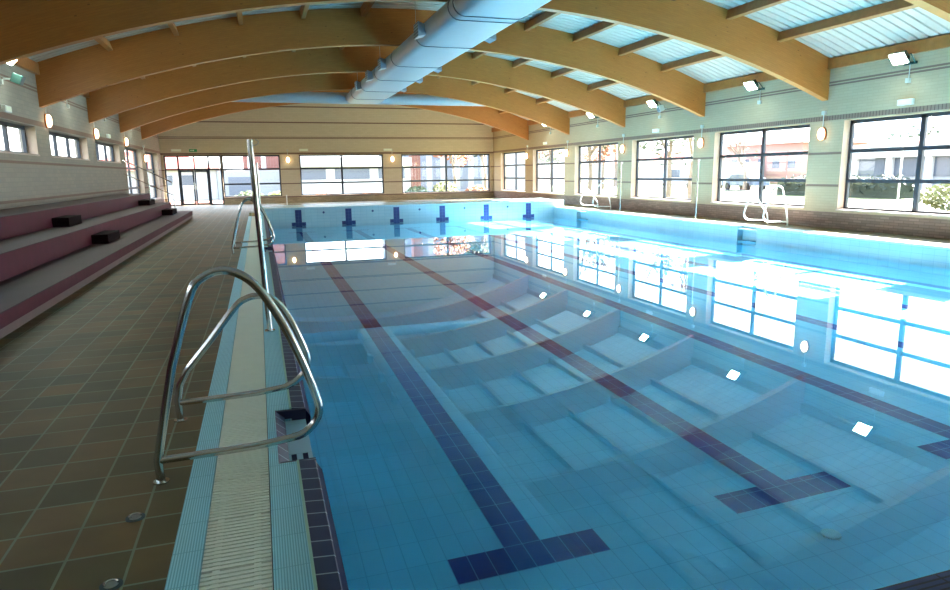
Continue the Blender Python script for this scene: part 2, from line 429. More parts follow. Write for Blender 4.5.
edges = [6.43,11.43,16.43,21.43,26.45,31.45]
for bi in range(5):
    for k in list(range(-6,0))+list(range(1,6)):
        ang = ((k-.0)*1.6)/RT if k > 0 else (k*1.6+.0)/RT
        nx, nz = math.sin(ang), math.cos(ang); rc = RT-.115
        c = (CX+rc*nx,(edges[bi]+edges[bi+1])/2,CZ+rc*nz)
        if c[0] < XL+.25 or c[0] > XR-.25: continue
        m = MB(); m.obox(c,(nz*.055,0,-nx*.055),(0,(edges[bi+1]-edges[bi])/2-.101,0),(nx*.11,0,nz*.11))
        o = m.build('roof_purlin', M['purlin'], None, origin=c)
        tag(o,'straight pine purlin %s, %s one %s of the roof ridge' % (BAY[bi],ORD[abs(k)-1],'right' if k>0 else 'left'),'purlin','roof purlins')

# ------------------------------------------------------------------ ventilation ducts
dx0, dx1, dz0, dz1 = 3.62, 5.18, 4.56, 5.03; rr = (dz1-dz0)/2
prof = arc((dx1-rr,(dz0+dz1)/2),rr,-90,90,10)+arc((dx0+rr,(dz0+dz1)/2),rr,90,270,10)
du = empty('ventilation_duct',(CX,12,dz0),'long pale blue flat oval ventilation duct running down the hall under the roof ridge','ventilation duct')
MB().prism(prof,'y',-2,26.95).build('duct_body', M['duct'], du, smooth=True)
def ring(y, k=.015, hw=.012):
    c = (dz0+dz1)/2; p = arc((dx1-rr,c),rr+k,-90,90,10)+arc((dx0+rr,c),rr+k,90,270,10); return MB().prism(p,'y',y-hw,y+hw)
for y in (7.6,10.4,10.75,13.6,16.7,19.6,22.6,25.2): ring(y).build('duct_flange', M['duct_seam'], du)
for y in (12.9,17.75,20.2,22.8,25.3)[:4]:
    for s in (-1,1):
        xa = dx0+.03 if s < 0 else dx1-.03; xb = dx0-.16 if s < 0 else dx1+.14; c = dz0+.2
        m = MB(); a,b = .17,.11; A,B = .23,.16
        m.add([(xa,y-a,c-b),(xa,y+a,c-b),(xa,y+a,c+b),(xa,y-a,c+b),(xb,y-A,c-B),(xb,y+A,c-B),(xb,y+A,c+B),(xb,y-A,c+B)],
              [(0,1,5,4),(1,2,6,5),(2,3,7,6),(3,0,4,7),(4,5,6,7)])
        o = m.build('air_outlet', M['duct'], du)
        g = MB()
        for t in range(5):
            zc = c-B+.03+t*.065; g.obox((xb+s*.004,y,zc),(.004,0,0),(0,A-.02,0),(0,0,.012))
        g.build('grille', M['duct_seam'], o)
for y in (9.0,14.0,19.0,24.0):
    for x in (dx0+.1,dx1-.1): MB().tube([(x,y,dz1-.02),(x,y,top(x)-.0)],.006,6).build('hanger_rod', M['chrome_dark'], du)
cd = empty('cross_duct',(CX,27.2,4.8),'round pale blue duct crossing the hall behind the fifth roof beam','ventilation duct')
m = MB(); m.tube([(-1.55,27.19,4.80),(10.3,27.19,4.80)],.235,20); m.build('duct_tube', M['duct'], cd, smooth=True)
for x in (-.4,1.2,6.2,7.8,9.4):
    m = MB(); m.tube([(x-.012,27.19,4.80),(x+.012,27.19,4.80)],.245,20); m.build('duct_flange', M['duct'], cd)

# ------------------------------------------------------------------ pool
pool = empty('swimming_pool',(6.25,12,0),'long tiled indoor swimming pool with pale blue walls and navy lane lines','swimming pool')
m = MB(); vs=[]; fs=[]; ny=20
for i in range(ny+1):
    y = P0+(P1-P0)*i/ny
    vs += [(-.3,y,bot(y)),(PW+.3,y,bot(y))]
for i in range(ny): fs.append((2*i,2*i+1,2*i+3,2*i+2))
m.add(vs,fs); pf = m.build('pool_floor', M['pool_floor'], pool)
# step recesses in the side walls
RLN, RLF = (.97,1.85),(11.7,12.75); RRN, RRF = (12.0,12.75),(21.7,22.7)
def side_wall(x, s, recs, name):
    m = MB(); us = [P0]+[q for r_ in recs for q in r_]+[P1]
    for i in range(0,len(us),2): m.box(min(x,x-s*.25),max(x,x-s*.25),us[i],us[i+1],-1.9,-.15 if s > 0 else -.05)
    for a,b in recs: m.box(min(x-s*.18,x-s*.25),max(x-s*.18,x-s*.25),a,b,-1.9,-.11 if s > 0 else -.05)
    return m.build(name, M['pool_y'], pool)
side_wall(0,1,[RLN,RLF],'side_wall'); side_wall(PW,-1,[RRN,RRF],'side_wall')
m = MB(); m.box(-.35,PW+.5,P1,27.6,-1.9,.26); fe = m.build('end_wall', M['pool_x'], pool)
m = MB(); m.box(-.35,PW+.5,P1-.02,27.6,.26,.285); m.build('end_coping', M['coping'], pool, bevel=.01)
m = MB(); m.box(-.05,PW+.5,P0-.5,P0,-1.9,.26); m.build('end_wall', M['pool_x'], pool)
m = MB(); m.box(-.05,PW+.5,P0-.5,P0-.22,.26,.28); m.build('end_coping', M['coping'], pool)
m = MB(); m.box(-.05,PW+.5,P0-.22,P0+.015,.255,.283); m.build('grip_edge', M['navy_grip'], pool, bevel=.008)
m = MB(); m.box(-.65,-.05,YN+4.45,P0,-.3,0) ; m.build('corner_block', M['ridged'], pool)
def treads(x, s, a, b):
    for z in (-.075,-.4,-.73):
        xa, xb = sorted((x-s*.17,x-s*.005))
        m = MB(); m.box(xa,xb,a+.03,b-.03,z-.04,z); t = m.build('step', M['pool_y'] if z > -.2 else M['pool_floor'], pool)
        for d_ in (.03,.095):
            q = MB(); q.box(*sorted((x-s*(d_+.03),x-s*d_)),a+.05,a+.27,z,z+.003); q.build('step_slot', M['lip'], t)
treads(0,1,*RLN); treads(0,1,*RLF); treads(PW,-1,*RRN); treads(PW,-1,*RRF)
# lane lines with cross bars, and wall targets
for i in range(6):
    x = 1.25+2*i; m = MB()
    def strip(x0,x1,y0,y1):
        k = max(1,int((y1-y0)/1.2)); vs=[];fs=[]
        for j in range(k+1):
            y = y0+(y1-y0)*j/k; vs += [(x0,y,bot(y)+.004),(x1,y,bot(y)+.004)]
        for j in range(k): fs.append((2*j,2*j+1,2*j+3,2*j+2))
        m.add(vs,fs)
    t0 = .885+.055*min(i,2); strip(x-.125,x+.125,t0+.125,22.76); strip(x-.5,x+.5,t0-.125,t0+.125); strip(x-.5,x+.5,22.76,23.01)
    m.build('lane_line', M['navy_floor'], pool)
    m = MB(); m.box(x-.125,x+.125,P1-.006,P1+.01,-1.2,.19); m.box(x-.28,x+.28,P1-.0065,P1+.01,-.57,-.31); m.build('lane_target', M['navy_x'], pool)
    if i < 5:
        m = MB(); m.tube([(x+1,P1-.02,.06),(x+1,P1+.01,.06)],.045,12); m.build('water_inlet', M['navy_x'], pool)
m = MB(); m.tube([(3.13,.4,bot(.4)),(3.13,.4,bot(.4)+.012)],.06,14); m.build('floor_drain', M['ridged'], pool)

# left overflow edge: ridged strips, slatted grate, navy nosing tiles
def cut(m_, x0, x1, z0, z1, recs=(RLN,RLF)):
    us = [P0]+[q for r_ in recs for q in r_]+[P1]
    for i in range(0,len(us),2): m_.box(x0,x1,us[i],us[i+1],z0,z1)
ed = pool
m = MB(); m.box(-.65,-.53,P0,P1,-.1,.0); m.build('ridged_strip', M['ridged'], ed)
m = MB(); m.box(-.25,-.2,P0,P1,-.1,.0); cut(m,-.2,-.105,-.1,0); m.build('ridged_strip', M['ridged'], ed)
m = MB(); cut(m,-.105,-.092,-.06,.008); m.build('joint_bead', M['bead'], ed)
def nosing(y0,y1,m_): m_.prism([(-.092,.003),(-.006,-.004),(.0,-.012),(.0,-.145),(-.092,-.145)],'y',y0,y1)
m = MB(); us = [P0,*RLN,*RLF,P1]
for i in range(0,6,2): nosing(us[i],us[i+1],m)
m.build('nosing_tiles', M['navy_edge'], ed)
m = MB()
for i in range(0,6,2): m.prism([(.0,-.02),(.03,-.07),(.03,-.145),(.0,-.145)],'y',us[i],us[i+1])
m.build('nosing_lip', M['lip'], ed)
for a,b in (RLN,RLF):
    m = MB(); m.prism([(-.2,.003),(-.14,-.05),(-.14,-.1),(-.2,-.1)],'y',a,b); m.box(-.2,.0,a-.001,a+.03,-.06,-.004); m.box(-.2,.0,b-.03,b+.001,-.06,-.004)
    m.build('recess_rim', M['navy_edge'], ed)
m = MB(); m.box(-.53,-.25,P0,P1,-.14,-.09); m.build('gutter_channel', M['gutter_dark'], ed)
gr = MB(); y = P0+.01; i = 0
while y < P1-.02:
    gr.box(-.525,-.255,y,y+.0185,-.03,-.002); i += 1; y += .0295 if i % 14 else .037
for x in (-.47,-.31): gr.box(x-.014,x+.014,P0,P1,-.03,-.006)
o = gr.build('gutter_grate', M['white_plastic'], None, origin=(-.39,12,-.03)); tag(o,'white slatted plastic grate covering the gutter along the left pool edge','gutter grate')

# right coping and gutter
rc = pool
m = MB(); us = [P0,*RRN,*RRF,P1]
for i in range(0,6,2): m.box(PW-.015,PW+.2,us[i],us[i+1],-.05,.0)
m.box(PW+.2,PW+.45,P0-.5,P1,-.05,0); m.build('coping_tiles', M['coping'], rc)

# water
m = MB(); m.add([(-.18,P0,WZ),(PW+.18,P0,WZ),(PW+.18,P1,WZ),(-.18,P1,WZ)],[(0,1,2,3)])
wt = m.build('pool_water', M['water'], smooth=True); tag(wt,'still clear blue water filling the swimming pool','water',kind='stuff')

# ------------------------------------------------------------------ bleachers
T = [(-2.72,.26),(-3.45,.61),(-4.15,.97)]; BE = 25.4
bl = empty('bleacher',(-3.9,12,0),'three tier maroon concrete bleacher along the left wall','bleacher')
z0 = 0
for i,(x,z) in enumerate(T):
    m = MB(); m.box(XL+.01,x,YN+.3,BE,z0 if i else .1,z-.012); t = m.build('tier', M['maroon'], bl)
    q = MB(); q.box((T[i+1][0] if i < 2 else XL+.01),x+.012,YN+.3,BE+.012,z-.012,z); q.build('tread_top', M['maroon_top'], t)
    z0 = z-.012
m = MB(); m.box(XL+.01,-2.735,YN+.3,BE-.01,0,.1); m.build('skirting', M['base_strip'], bl)
for x0,x1,y0,y1,z in ((-4.15,-3.85,12.5,13.5,.61),(-3.45,-3.15,12.3,13.5,.26),(-4.15,-3.8,22.6,23.9,.61),(-3.45,-3.1,22.6,23.9,.26)):
    m = MB(); m.box(x0,x1,y0,y1,z,z+.18); m.build('step_block', M['black_red'], bl, bevel=.008)
# railing at the end of the bleacher
ra = empty('stair_railing',(-3.9,25.8,0),'thin steel stair railing at the far end of the maroon bleacher','railing')
m = MB(); m.tube(smooth_path([(-5.05,25.8,2.22),(-4.5,25.8,1.95),(-3.5,25.8,1.42),(-3.38,25.8,1.3)],4)+[(-3.36,25.8,0)],.022,8); m.build('top_rail', M['steel'], ra, smooth=True)
m = MB(); m.tube([(-5.05,25.8,1.72),(-3.37,25.8,.86)],.016,8); m.build('mid_rail', M['steel'], ra)
m = MB(); m.tube([(-4.2,25.8,0),(-4.2,25.8,1.79)],.02,8); m.build('post', M['steel'], ra)

# ------------------------------------------------------------------ ladder handrails
def handrail(name, x, y, s, pts, label, group, mat='steel', bar=None, R=.022):
    o = empty(name,(x-s*.78,y,0),label,'handrail',group)
    W = lambda p: (x+s*p[0],y,p[1])
    m = MB(); m.tube([W(p) for p in pts],R,12); m.build('rail_loop', M[mat], o, smooth=True)
    m = MB(); m.tube([W(p) for p in bar],R*.92,12); m.build('cross_bar', M[mat], o, smooth=True)
    m = MB(); m.tube([W((pts[0][0],0)),W((pts[0][0],.008))],.04,16); m.build('base_flange', M[mat], o, smooth=True)
    return o
def sp(pts): return [(p.x,p.y) for p in smooth_path([(a,b,0) for a,b in pts],5)]
loopA = [(-.785,0),(-.79,.12),(-.735,.37)]+sp([(-.68,.61),(-.57,.96),(-.5,1.055),(-.385,1.085),(-.26,1.01),(-.15,.83),(-.05,.59),(.02,.37),(.03,.28),(.0,.215),(-.06,.165),(-.12,.15)])
loopB = [(-.785,0),(-.79,.14),(-.77,.24)]+sp([(-.72,.33),(-.56,.52),(-.4,.72),(-.33,.77),(-.26,.785),(-.18,.77),(-.11,.7),(-.04,.56),(.02,.4),(.035,.31),(.01,.24),(-.05,.185),(-.12,.15)])
barA = [(-.78,.12),(-.45,.125),(-.3,.13),(-.12,.15)]
GN, GF = 'handrails of the nearest left ladder','handrails of the far left ladder'
GR, GS = 'handrails of the nearer right ladder','handrails of the farther right ladder'
handrail('pool_handrail',0,.95,1,loopA,'large shiny steel handrail loop nearest the viewer on the left pool edge',GN,bar=barA)
handrail('pool_handrail',0,1.87,1,loopB,'shiny steel handrail loop just behind the nearest loop, beyond the step recess',GN,bar=barA)
handrail('pool_handrail',0,11.65,1,loopA,'far left steel handrail loop, nearer one of the pair behind the tall pole',GF,bar=barA)
handrail('pool_handrail',0,12.8,1,loopA,'far left steel handrail loop, farther one of the pair behind the tall pole',GF,bar=barA)
for y,lb,g_ in ((12.0,'right side pool handrail in front of the second window, nearer loop on the right',GR),(12.75,'right side pool handrail in front of the second window, farther loop on the left',GR),
             (21.65,'right side pool handrail near the far corner, nearer loop of that pair',GS),(22.75,'right side pool handrail near the far corner, farther loop of that pair',GS)):
    handrail('pool_handrail',PW+.22,y,-1,loopA if y in (12.0,21.65) else loopB,lb,g_,bar=barA,mat='white_metal')

# ------------------------------------------------------------------ flag poles
def pole(x, y, lean, h, r, label):
    o = empty('flag_pole',(x,y,0),label,'pole','poles standing at the pool edges')
    m = MB(); m.tube([(x,y,0),(x+lean,y,h)],r,14); m.build('pole_tube', M['steel'], o, smooth=True)
    m = MB(); m.tube([(x,y,0),(x,y,.015)],r*1.9,16); m.build('base_flange', M['steel'], o)
    m = MB(); m.tube(smooth_path([(x+lean,y,h-.06),(x+lean+.06,y,h-.05),(x+lean+.08,y,h-.02),(x+lean+.05,y,h)],4),.006,6); m.build('rope_hook', M['chrome_dark'], o)
pole(-.19,4.27,-.06,1.9,.027,'tall steel pole on the left edge just behind the nearest handrails')
pole(-.2,15.34,-.0,1.88,.027,'thinner looking steel pole on the left edge behind the far left handrails')
pole(-.2,19.98,0,1.88,.027,'steel pole on the left edge farthest along, in line behind the other two')
pole(13.05,15.4,.0,1.88,.024,'steel pole on the right deck between the second and third windows')
pole(13.05,20.1,.0,1.88,.024,'steel pole on the right deck beside the farther right handrails')
for x,y,lb in ((-.29,32.5,'short grey post on the far deck left of the raised end'),(1.09,31.6,'short grey post on the far deck under the lit oval lamp')):
    o = empty('deck_post',(x,y,0),lb,'post'); m = MB(); m.tube([(x,y,0),(x,y,.62)],.03,10); m.build('post_tube', M['white_metal'], o); m = MB(); m.tube([(x,y,0),(x,y,.012)],.06,12); m.build('base_flange', M['steel'], o)

# deck sockets
for x,y,lb in ((-.85,.59,'round metal floor socket beside the near handrail foot'),(-.85,.05,'round metal floor socket nearest the viewer at the bottom edge')):
    o = empty('floor_socket',(x,y,0),lb,'floor socket','metal floor sockets in the deck')
    m = MB(); m.tube([(x,y,0),(x,y,.004)],.042,20); m.build('cover_plate', M['gutter_dark'], o, smooth=True)
    m = MB(); m.tube([(x,y,.003),(x,y,.0065)],.026,16); m.build('cap', M['chrome_dark'], o)
    m = MB(); m.tube([(x+.025*math.cos(t*.5),y+.02*math.sin(t*.5),.012) for t in range(9)],.005,6); m.build('pull_ring', M['steel'], o)

# ------------------------------------------------------------------ lights on the walls
def bulkhead(x, y, z, nx, ny, label):
    o = empty('oval_wall_lamp',(x,y,z),label,'wall lamp','lit oval wall lamps')
    tx, ty = -ny, nx
    def el(d0,d1,a,b):
        m = MB(); k = 18; vs=[]
        for dd,sc in ((d0,1),(d0+(d1-d0)*.6,1),(d1,.75)):
            for i in range(k):
                t = 2*PI*i/k; vs.append((x+nx*dd+tx*a*sc*math.cos(t),y+ny*dd+ty*a*sc*math.cos(t),z+b*sc*math.sin(t)))
        fs=[(j*k+i,j*k+(i+1)%k,(j+1)*k+(i+1)%k,(j+1)*k+i) for j in range(2) for i in range(k)]+[tuple(range(k)),tuple(2*k+i for i in range(k))]
        return m.add(vs,fs)
    el(0,.05,.12,.18).build('lamp_base', M['lamp_base'], o, smooth=True); el(.05,.12,.095,.15).build('lamp_glass', M['lamp_on'], o, smooth=True)
    m = MB(); m.tube([(x+nx*.03,y+ny*.03,z+.17),(x+nx*.03,y+ny*.03,z+.5)],.012,6); m.build('conduit', M['conduit'], o)
    m = MB(); m.obox((x+nx*.03,y+ny*.03,z+.53),(.03 if nx else .05,0,0),(0,.05 if nx else .03,0),(0,0,.05)); m.build('junction_box', M['conduit'], o)
for i,y in enumerate((11.4,16.4,21.4,26.5,31.5)):
    bulkhead(XR,y,2.42,-1,0,'lit oval lamp on the right wall, %s pillar from the viewer'%ORD[i])
for i,(y,z) in enumerate(((16.7,2.97),(21.85,2.96),(27.0,2.95),(31.4,2.42))):
    bulkhead(XL,y,z,1,0,'lit oval lamp on the left wall, %s from the viewer'%ORD[i])
bulkhead(1.5,YF,2.43,0,-1,'lit oval lamp on the far wall just right of the tall steel pole')
bulkhead(7.5,YF,2.43,0,-1,'lit oval lamp on the far wall between its two large windows')

def flood(x, y, z, s, label, ry=0):
    o = empty('floodlight',(x,y,z),label,'floodlight','lit floodlights high on the walls')
    tl = math.radians(42); ax = Vector((s*math.cos(tl),0,-math.sin(tl)))      # facing direction
    up = Vector((s*math.sin(tl),0,math.cos(tl))); sd = Vector((0,1,0)); c = Vector((x,y,z))
    m = MB(); a,b = .2,.15; A,B = .13,.09
    vs = [c-ax*.12+sd*(A*i)+up*(B*j) for i,j in ((-1,-1),(1,-1),(1,1),(-1,1))]+[c+ax*.03+sd*(a*i)+up*(b*j) for i,j in ((-1,-1),(1,-1),(1,1),(-1,1))]
    m.add(vs,[(0,1,2,3),(4,5,6,7),(0,1,5,4),(1,2,6,5),(2,3,7,6),(3,0,4,7)]); m.build('housing', M['flood_body'], o)
    m = MB(); m.obox(c+ax*.035,sd*(a-.02),up*(b-.02),ax*.006); m.build('lamp_glass', M['flood_on'], o)
    m = MB(); wx = XR if s < 0 else XL
    m.tube([c+sd*.21,c+sd*.21-ax*.1+Vector((0,0,-.0)),(wx-s*-.02,y+.12,z-.1)],.012,6); m.tube([c-sd*.21,c-sd*.21-ax*.1,(wx-s*-.02,y-.12,z-.1)],.012,6)
    m.obox((wx+s*.01,y,z-.1),(.01,0,0),(0,.16,0),(0,0,.03)); m.build('bracket', M['flood_body'], o)
    m = MB(); m.tube([(wx+s*.015,y,z-.13),(wx+s*.015,y,z-.42)],.01,6); m.obox((wx+s*.03,y,z-.47),(.03,0,0),(0,.05,0),(0,0,.05)); m.build('junction_box', M['conduit'], o)
for i,y in enumerate((9.1,13.8,18.9,23.6,28.5)):
    flood(XR-.35,y,3.93,-1,'lit floodlight high on the right wall, %s from the viewer'%ORD[i])
for i,y in enumerate((13.8,18.9,23.6,28.5)):
    flood(XL+.27,y,4.0,1,'lit floodlight high on the left wall, %s from the viewer'%ORD[i])
# speaker / camera boxes
for x,y,z,s,lb in ((XL,14.05,3.62,1,'small pale box speaker just below the left floodlight'),(XR,18.5,3.72,-1,'small pale box speaker beside the third right floodlight')):
    o = empty('wall_speaker',(x,y,z),lb,'speaker')
    m = MB(); m.obox((x+s*.26,y,z),(.09,0,-.04*s),(0,.09,0),(.04*s,0,.09)); m.build('case', M['flood_body'] if s > 0 else M['conduit'], o, bevel=.01)
    m = MB(); m.obox((x+s*.35,y,z-.04),(.006,0,-.003*s),(0,.075,0),(.035*s,0,.075)); m.build('grille', M['duct_seam'], o)
    m = MB(); m.tube([(x,y,z),(x+s*.2,y,z)],.02,6); m.build('bracket', M['conduit'], o)
def em(x,y,z,nx,ny,label,w=.19):
    o = empty('emergency_light',(x,y,z),label,'emergency light','white emergency light boxes')
    c = (x+nx*.035,y+ny*.035,z); m = MB()
    m.obox(c,(.035,0,0) if nx else (w,0,0),(0,w,0) if nx else (0,.035,0),(0,0,.065)); m.build('case', M['white_metal'], o, bevel=.008)
    m = MB(); c2 = (x+nx*.072,y+ny*.072,z); m.obox(c2,(.004,0,0) if nx else (w*.85,0,0),(0,w*.85,0) if nx else (0,.004,0),(0,0,.045)); m.build('diffuser', M['white_plastic'], o)
for y,lb in ((9.1,'white emergency light box above the nearest whole right window'),(19.1,'white emergency light box above the third right window'),(29.1,'white emergency light box above the fifth right window')): em(XR,y,2.99,-1,0,lb)
for y,lb in ((13.9,'white emergency light box above the nearest left window'),(23.9,'white emergency light box above the third left window')): em(XL,y,3.0,1,0,lb)
for x,lb in ((-4.3,'white emergency light box above the left end of the entrance door'),(2.4,'white emergency light box on the far wall above the left part of the middle window'),(7.25,'white emergency light box on the far wall above the lamp between the two windows')): em(x,YF,2.98,0,-1,lb,.25)
o = empty('exit_sign',(-3.45,YF,2.97),'small green exit sign above the glazed entrance door','exit sign')
m = MB(); m.box(-3.65,-3.25,YF-.03,YF,2.9,3.04); m.build('plate', M['green'], o)
m = MB(); m.box(-3.6,-3.45,YF-.034,YF-.03,2.955,2.985); m.add([(-3.45,YF-.034,2.925),(-3.45,YF-.034,3.015),(-3.39,YF-.034,2.97)],[(0,1,2)]); m.build('arrow', M['white_plastic'], o)
# ------------------------------------------------------------------ outdoors
GZ = -.3
M['grass'] = plain('sunlit_lawn',(84,90,50),.9,var=.12,scale=1.5)
M['hedge'] = plain('dark_hedge_leaves',(34,46,36),.8,var=.15,scale=8)
M['leaf_y'] = plain('yellow_green_leaves',(92,94,48),.8,var=.12,scale=5)
M['leaf_g'] = plain('green_leaves',(62,74,46),.8,var=.15,scale=5)
M['leaf_o'] = plain('orange_autumn_leaves',(130,78,44),.8,var=.12,scale=5)
M['bark'] = plain('grey_bark',(112,100,90),.9,var=.12,scale=9)
M['white_wall'] = plain('white_render_outdoors',(176,176,180),.8,var=.03)
M['grey_wall'] = plain('grey_block_outdoors',(128,132,140),.8,var=.05)
M['pink_wall'] = plain('pink_render_outdoors',(150,112,104),.8,var=.05)
M['brick_red'] = tiles('red_brick_outdoors','xz',.25,.08,(100,50,44),(94,46,40),(110,90,84),.012,.8)
M['red_roof'] = plain('red_tile_roof',(130,56,46),.7,var=.1,scale=4)
M['dark_pane'] = plain('dark_outdoor_window',(76,84,98),.2,var=.05)
M['shutter'] = plain('blue_grey_shutter',(84,92,110),.5,var=.04)
M['terrace'] = plain('terracotta_paving',(110,66,48),.8,var=.08)
M['asphalt'] = plain('grey_asphalt',(75,75,75),.9,var=.05)
M['car_blue'] = plain('blue_grey_car_paint',(90,104,124),.25,.2)
M['car_white'] = plain('white_car_paint',(150,152,156),.25)
M['rubber'] = plain('black_rubber',(15,15,16),.7)
M['hill'] = plain('hazy_blue_hill',(104,116,138),1,var=.05,scale=.05)
m = MB()
for xa,xb,ya,yb in ((-300,XL-.3,-200,400),(XR+.3,400,-200,400),(XL-.3,XR+.3,-200,YN-.3),(XL-.3,XR+.3,YF+.3,400)):
    m.add([(xa,ya,GZ),(xb,ya,GZ),(xb,yb,GZ),(xa,yb,GZ)],[(0,1,2,3)])
struct(m.build('ground', M['grass']))
m = MB(); m.box(-16,1.5,YF+.36,46.5,GZ,GZ+.24); struct(m.build('terrace_paving', M['terrace']))
m = MB(); m.box(39,43.5,41,75,GZ,GZ+.03); struct(m.build('parking_lane', M['asphalt']))
def hills():
    m = MB(); n = 40; vs=[]; fs=[]
    for i in range(n+1):
        a = math.radians(10+95*i/n); h = 9+7*math.sin(i*.45)+5*math.sin(i*1.1+1)
        for rr_,hh in ((170,GZ),(210,h),(260,GZ)): vs.append((rr_*math.sin(a),rr_*math.cos(a),max(hh,GZ)))
    for i in range(n):
        for k in range(2): fs.append((i*3+k,(i+1)*3+k,(i+1)*3+k+1,i*3+k+1))
    return m.add(vs,fs)
struct(hills().build('hills', M['hill'], smooth=True))

def building(name, label, x0,x1,y0,y1,h, mat, face, wins, roof=None, rh=1.2, wmat='dark_pane', fascia=None):
    o = empty(name,((x0+x1)/2,(y0+y1)/2,GZ),label,'building')
    m = MB(); m.box(x0,x1,y0,y1,GZ,h); m.build('wall', M[mat], o)
    for ua,ub,za,zb in wins:
        m = MB()
        if face == 'x': m.box(x0-.03,x0+.02,ua,ub,za,zb)
        else: m.box(ua,ub,y0-.03,y0+.02,za,zb)
        m.build('window', M[wmat], o)
    if roof:
        e = .5; m = MB(); rx, ry = (x1-x0)/2, (y1-y0)/2; k = min(rx,ry)*.9
        b = [(x0-e,y0-e,h),(x1+e,y0-e,h),(x1+e,y1+e,h),(x0-e,y1+e,h)]
        if rx > ry: t = [(x0+k,(y0+y1)/2,h+rh),(x1-k,(y0+y1)/2,h+rh)]; fs = [(0,1,5,4),(1,2,5),(2,3,4,5),(3,0,4),(0,3,2,1)]
        else: t = [((x0+x1)/2,y0+k,h+rh),((x0+x1)/2,y1-k,h+rh)]; fs = [(0,1,4),(1,2,5,4),(2,3,5),(3,0,4,5),(0,3,2,1)]
        m.add(b+t,fs); m.build('roof', M[roof], o)
    if fascia:
        m = MB()
        if face == 'x': m.box(x0-.4,x0,y0,y1,h-fascia,h)
        else: m.box(x0,x1,y0-.4,y0,h-fascia,h)
        m.build('fascia', M['white_wall'], o)
    return o
b = building('sports_hall','long low white building with pale piers behind the hedge in the nearest right window',45,56,17,39.5,3.1,'grey_wall','x',
   [(17.6+3.1*i,19.9+3.1*i,.85,2.2) for i in range(7)],'red_roof',1.1,fascia=.85)
for i in range(8):
    y = 17+3.1*i; m = MB(); m.box(44.7,45,y-.25,y+.25,GZ,2.25); m.build('pier', M['white_wall'], b)
building('house','pale house with red walls and a red roof seen through the second right window',62,72,62,76,4.6,'pink_wall','x',[(63+2.6*i,64.2+2.6*i,1.6,2.8) for i in range(5)],'red_roof',1.6)
building('house','long white house behind the parked cars seen through the second right window',58,66,78,96,3.2,'white_wall','x',[(79+3*i,80.3+3*i,.8,2.1) for i in range(5)],'red_roof',1.2)
building('low_building','low white building seen through the third right window',52,60,66,76,2.4,'white_wall','x',[(67,69,.6,1.6),(72,74,.6,1.6)])
building('house','house with a red tiled roof behind trees seen through the fifth right window',40,50,88,104,3.6,'white_wall','x',[(90+3*i,91.5+3*i,.8,2.2) for i in range(4)],'red_roof',1.5)
building('louvred_building','grey louvred building seen through the farthest right window',24,29.5,66,78,6.0,'grey_wall','x',[(66.6+1.2*i,67.3+1.2*i,0,5.4) for i in range(9)],wmat='shutter')
b = building('changing_block','long white building with pale piers seen through the middle far window',2.2,11.9,52,60,2.9,'white_wall','y',[(2.6,5.0,1.2,2.1),(5.7,8.5,1.2,2.1),(9.2,11.4,1.2,2.1)],wmat='shutter',fascia=.7)
m = MB(); m.box(11.9,12.7,51.8,52.6,GZ,6.5); m.build('brick_pier', M['brick_red'], b)
building('glass_block','tall pale glazed building with upright strips seen through the right far window',12.8,23.5,60,72,9,'grey_wall','y',[(13+1.4*i,13.8+1.4*i,0,8.4) for i in range(7)],wmat='shutter')
b = building('red_roof_house','white house with a red hipped roof seen through the entrance door',-14,-3.4,56,66,2.1,'white_wall','y',[(-7.6,-6.7,.9,1.7),(-6.2,-5.2,.9,1.7),(-12,-11,.9,1.7)],'red_roof',2.0)
building('garden_store','grey store with a wide blue grey shutter seen through the left far window',-3.2,2.0,53,58,2.0,'grey_wall','y',[(-2.4,-.2,.1,1.5)],wmat='shutter')
building('brick_tower','tall red brick block with white bands seen behind the tall steel pole',-1.4,1.9,62,68,6.5,'brick_red','y',[(-1.0,-.5,2.2,5.5),(.2,.6,2.2,5.5)],wmat='white_wall')

def bushy(m, c, r, n, leaf=.16, flat=.75):
    for i in range(n):
        while True:
            p = Vector((random.uniform(-1,1),random.uniform(-1,1),random.uniform(-1,1)))
            if p.length < 1: break
        p = p.normalized()*(p.length**.5)
        q = Vector(c)+Vector((p.x*r,p.y*r,p.z*r*flat))
        a = Vector((random.gauss(0,1),random.gauss(0,1),random.gauss(0,1))).normalized(); b_ = a.orthogonal().normalized(); s = leaf*random.uniform(.7,1.4)
        m.add([q-a*s,q+b_*s*.5,q+a*s,q-b_*s*.5],[(0,1,2,3)])
def tree(x, y, h, r, mat, label, leaves=900, bare=False, group='trees outdoors', leaf=.17):
    o = empty('tree',(x,y,GZ),label,'tree',group); m = MB(); rnd = random.Random(int(x*31+y*7))
    def branch(p, d, L, R, k):
        q = p+d*L; m.tube([p,(p+q)/2+Vector((rnd.uniform(-.05,.05),rnd.uniform(-.05,.05),0))*L,q],R,6,radii=[R,R*.85,R*.65])
        if k == 0: return
        for _ in range(3 if k > 1 else 2):
            d2 = (d+Vector((rnd.uniform(-.7,.7),rnd.uniform(-.7,.7),rnd.uniform(-.1,.55)))).normalized(); branch(q,d2,L*rnd.uniform(.6,.8),R*.6,k-1)
    branch(Vector((x,y,GZ)),Vector((0,0,1)),h*(.34 if bare else .45),h*.032,4 if bare else 2)
    m.build('trunk', M['bark'], o)
    m = MB(); c0 = Vector((x,y,GZ+h-r*.7))
    if bare: bushy(m,c0,r,leaves//6,leaf*.6)
    else:
        for _ in range(6):
            cc = c0+Vector((rnd.uniform(-.5,.5)*r,rnd.uniform(-.5,.5)*r,rnd.uniform(-.4,.35)*r)); bushy(m,cc,r*.62,leaves//6,leaf)
    m.build('foliage', M[mat], o)
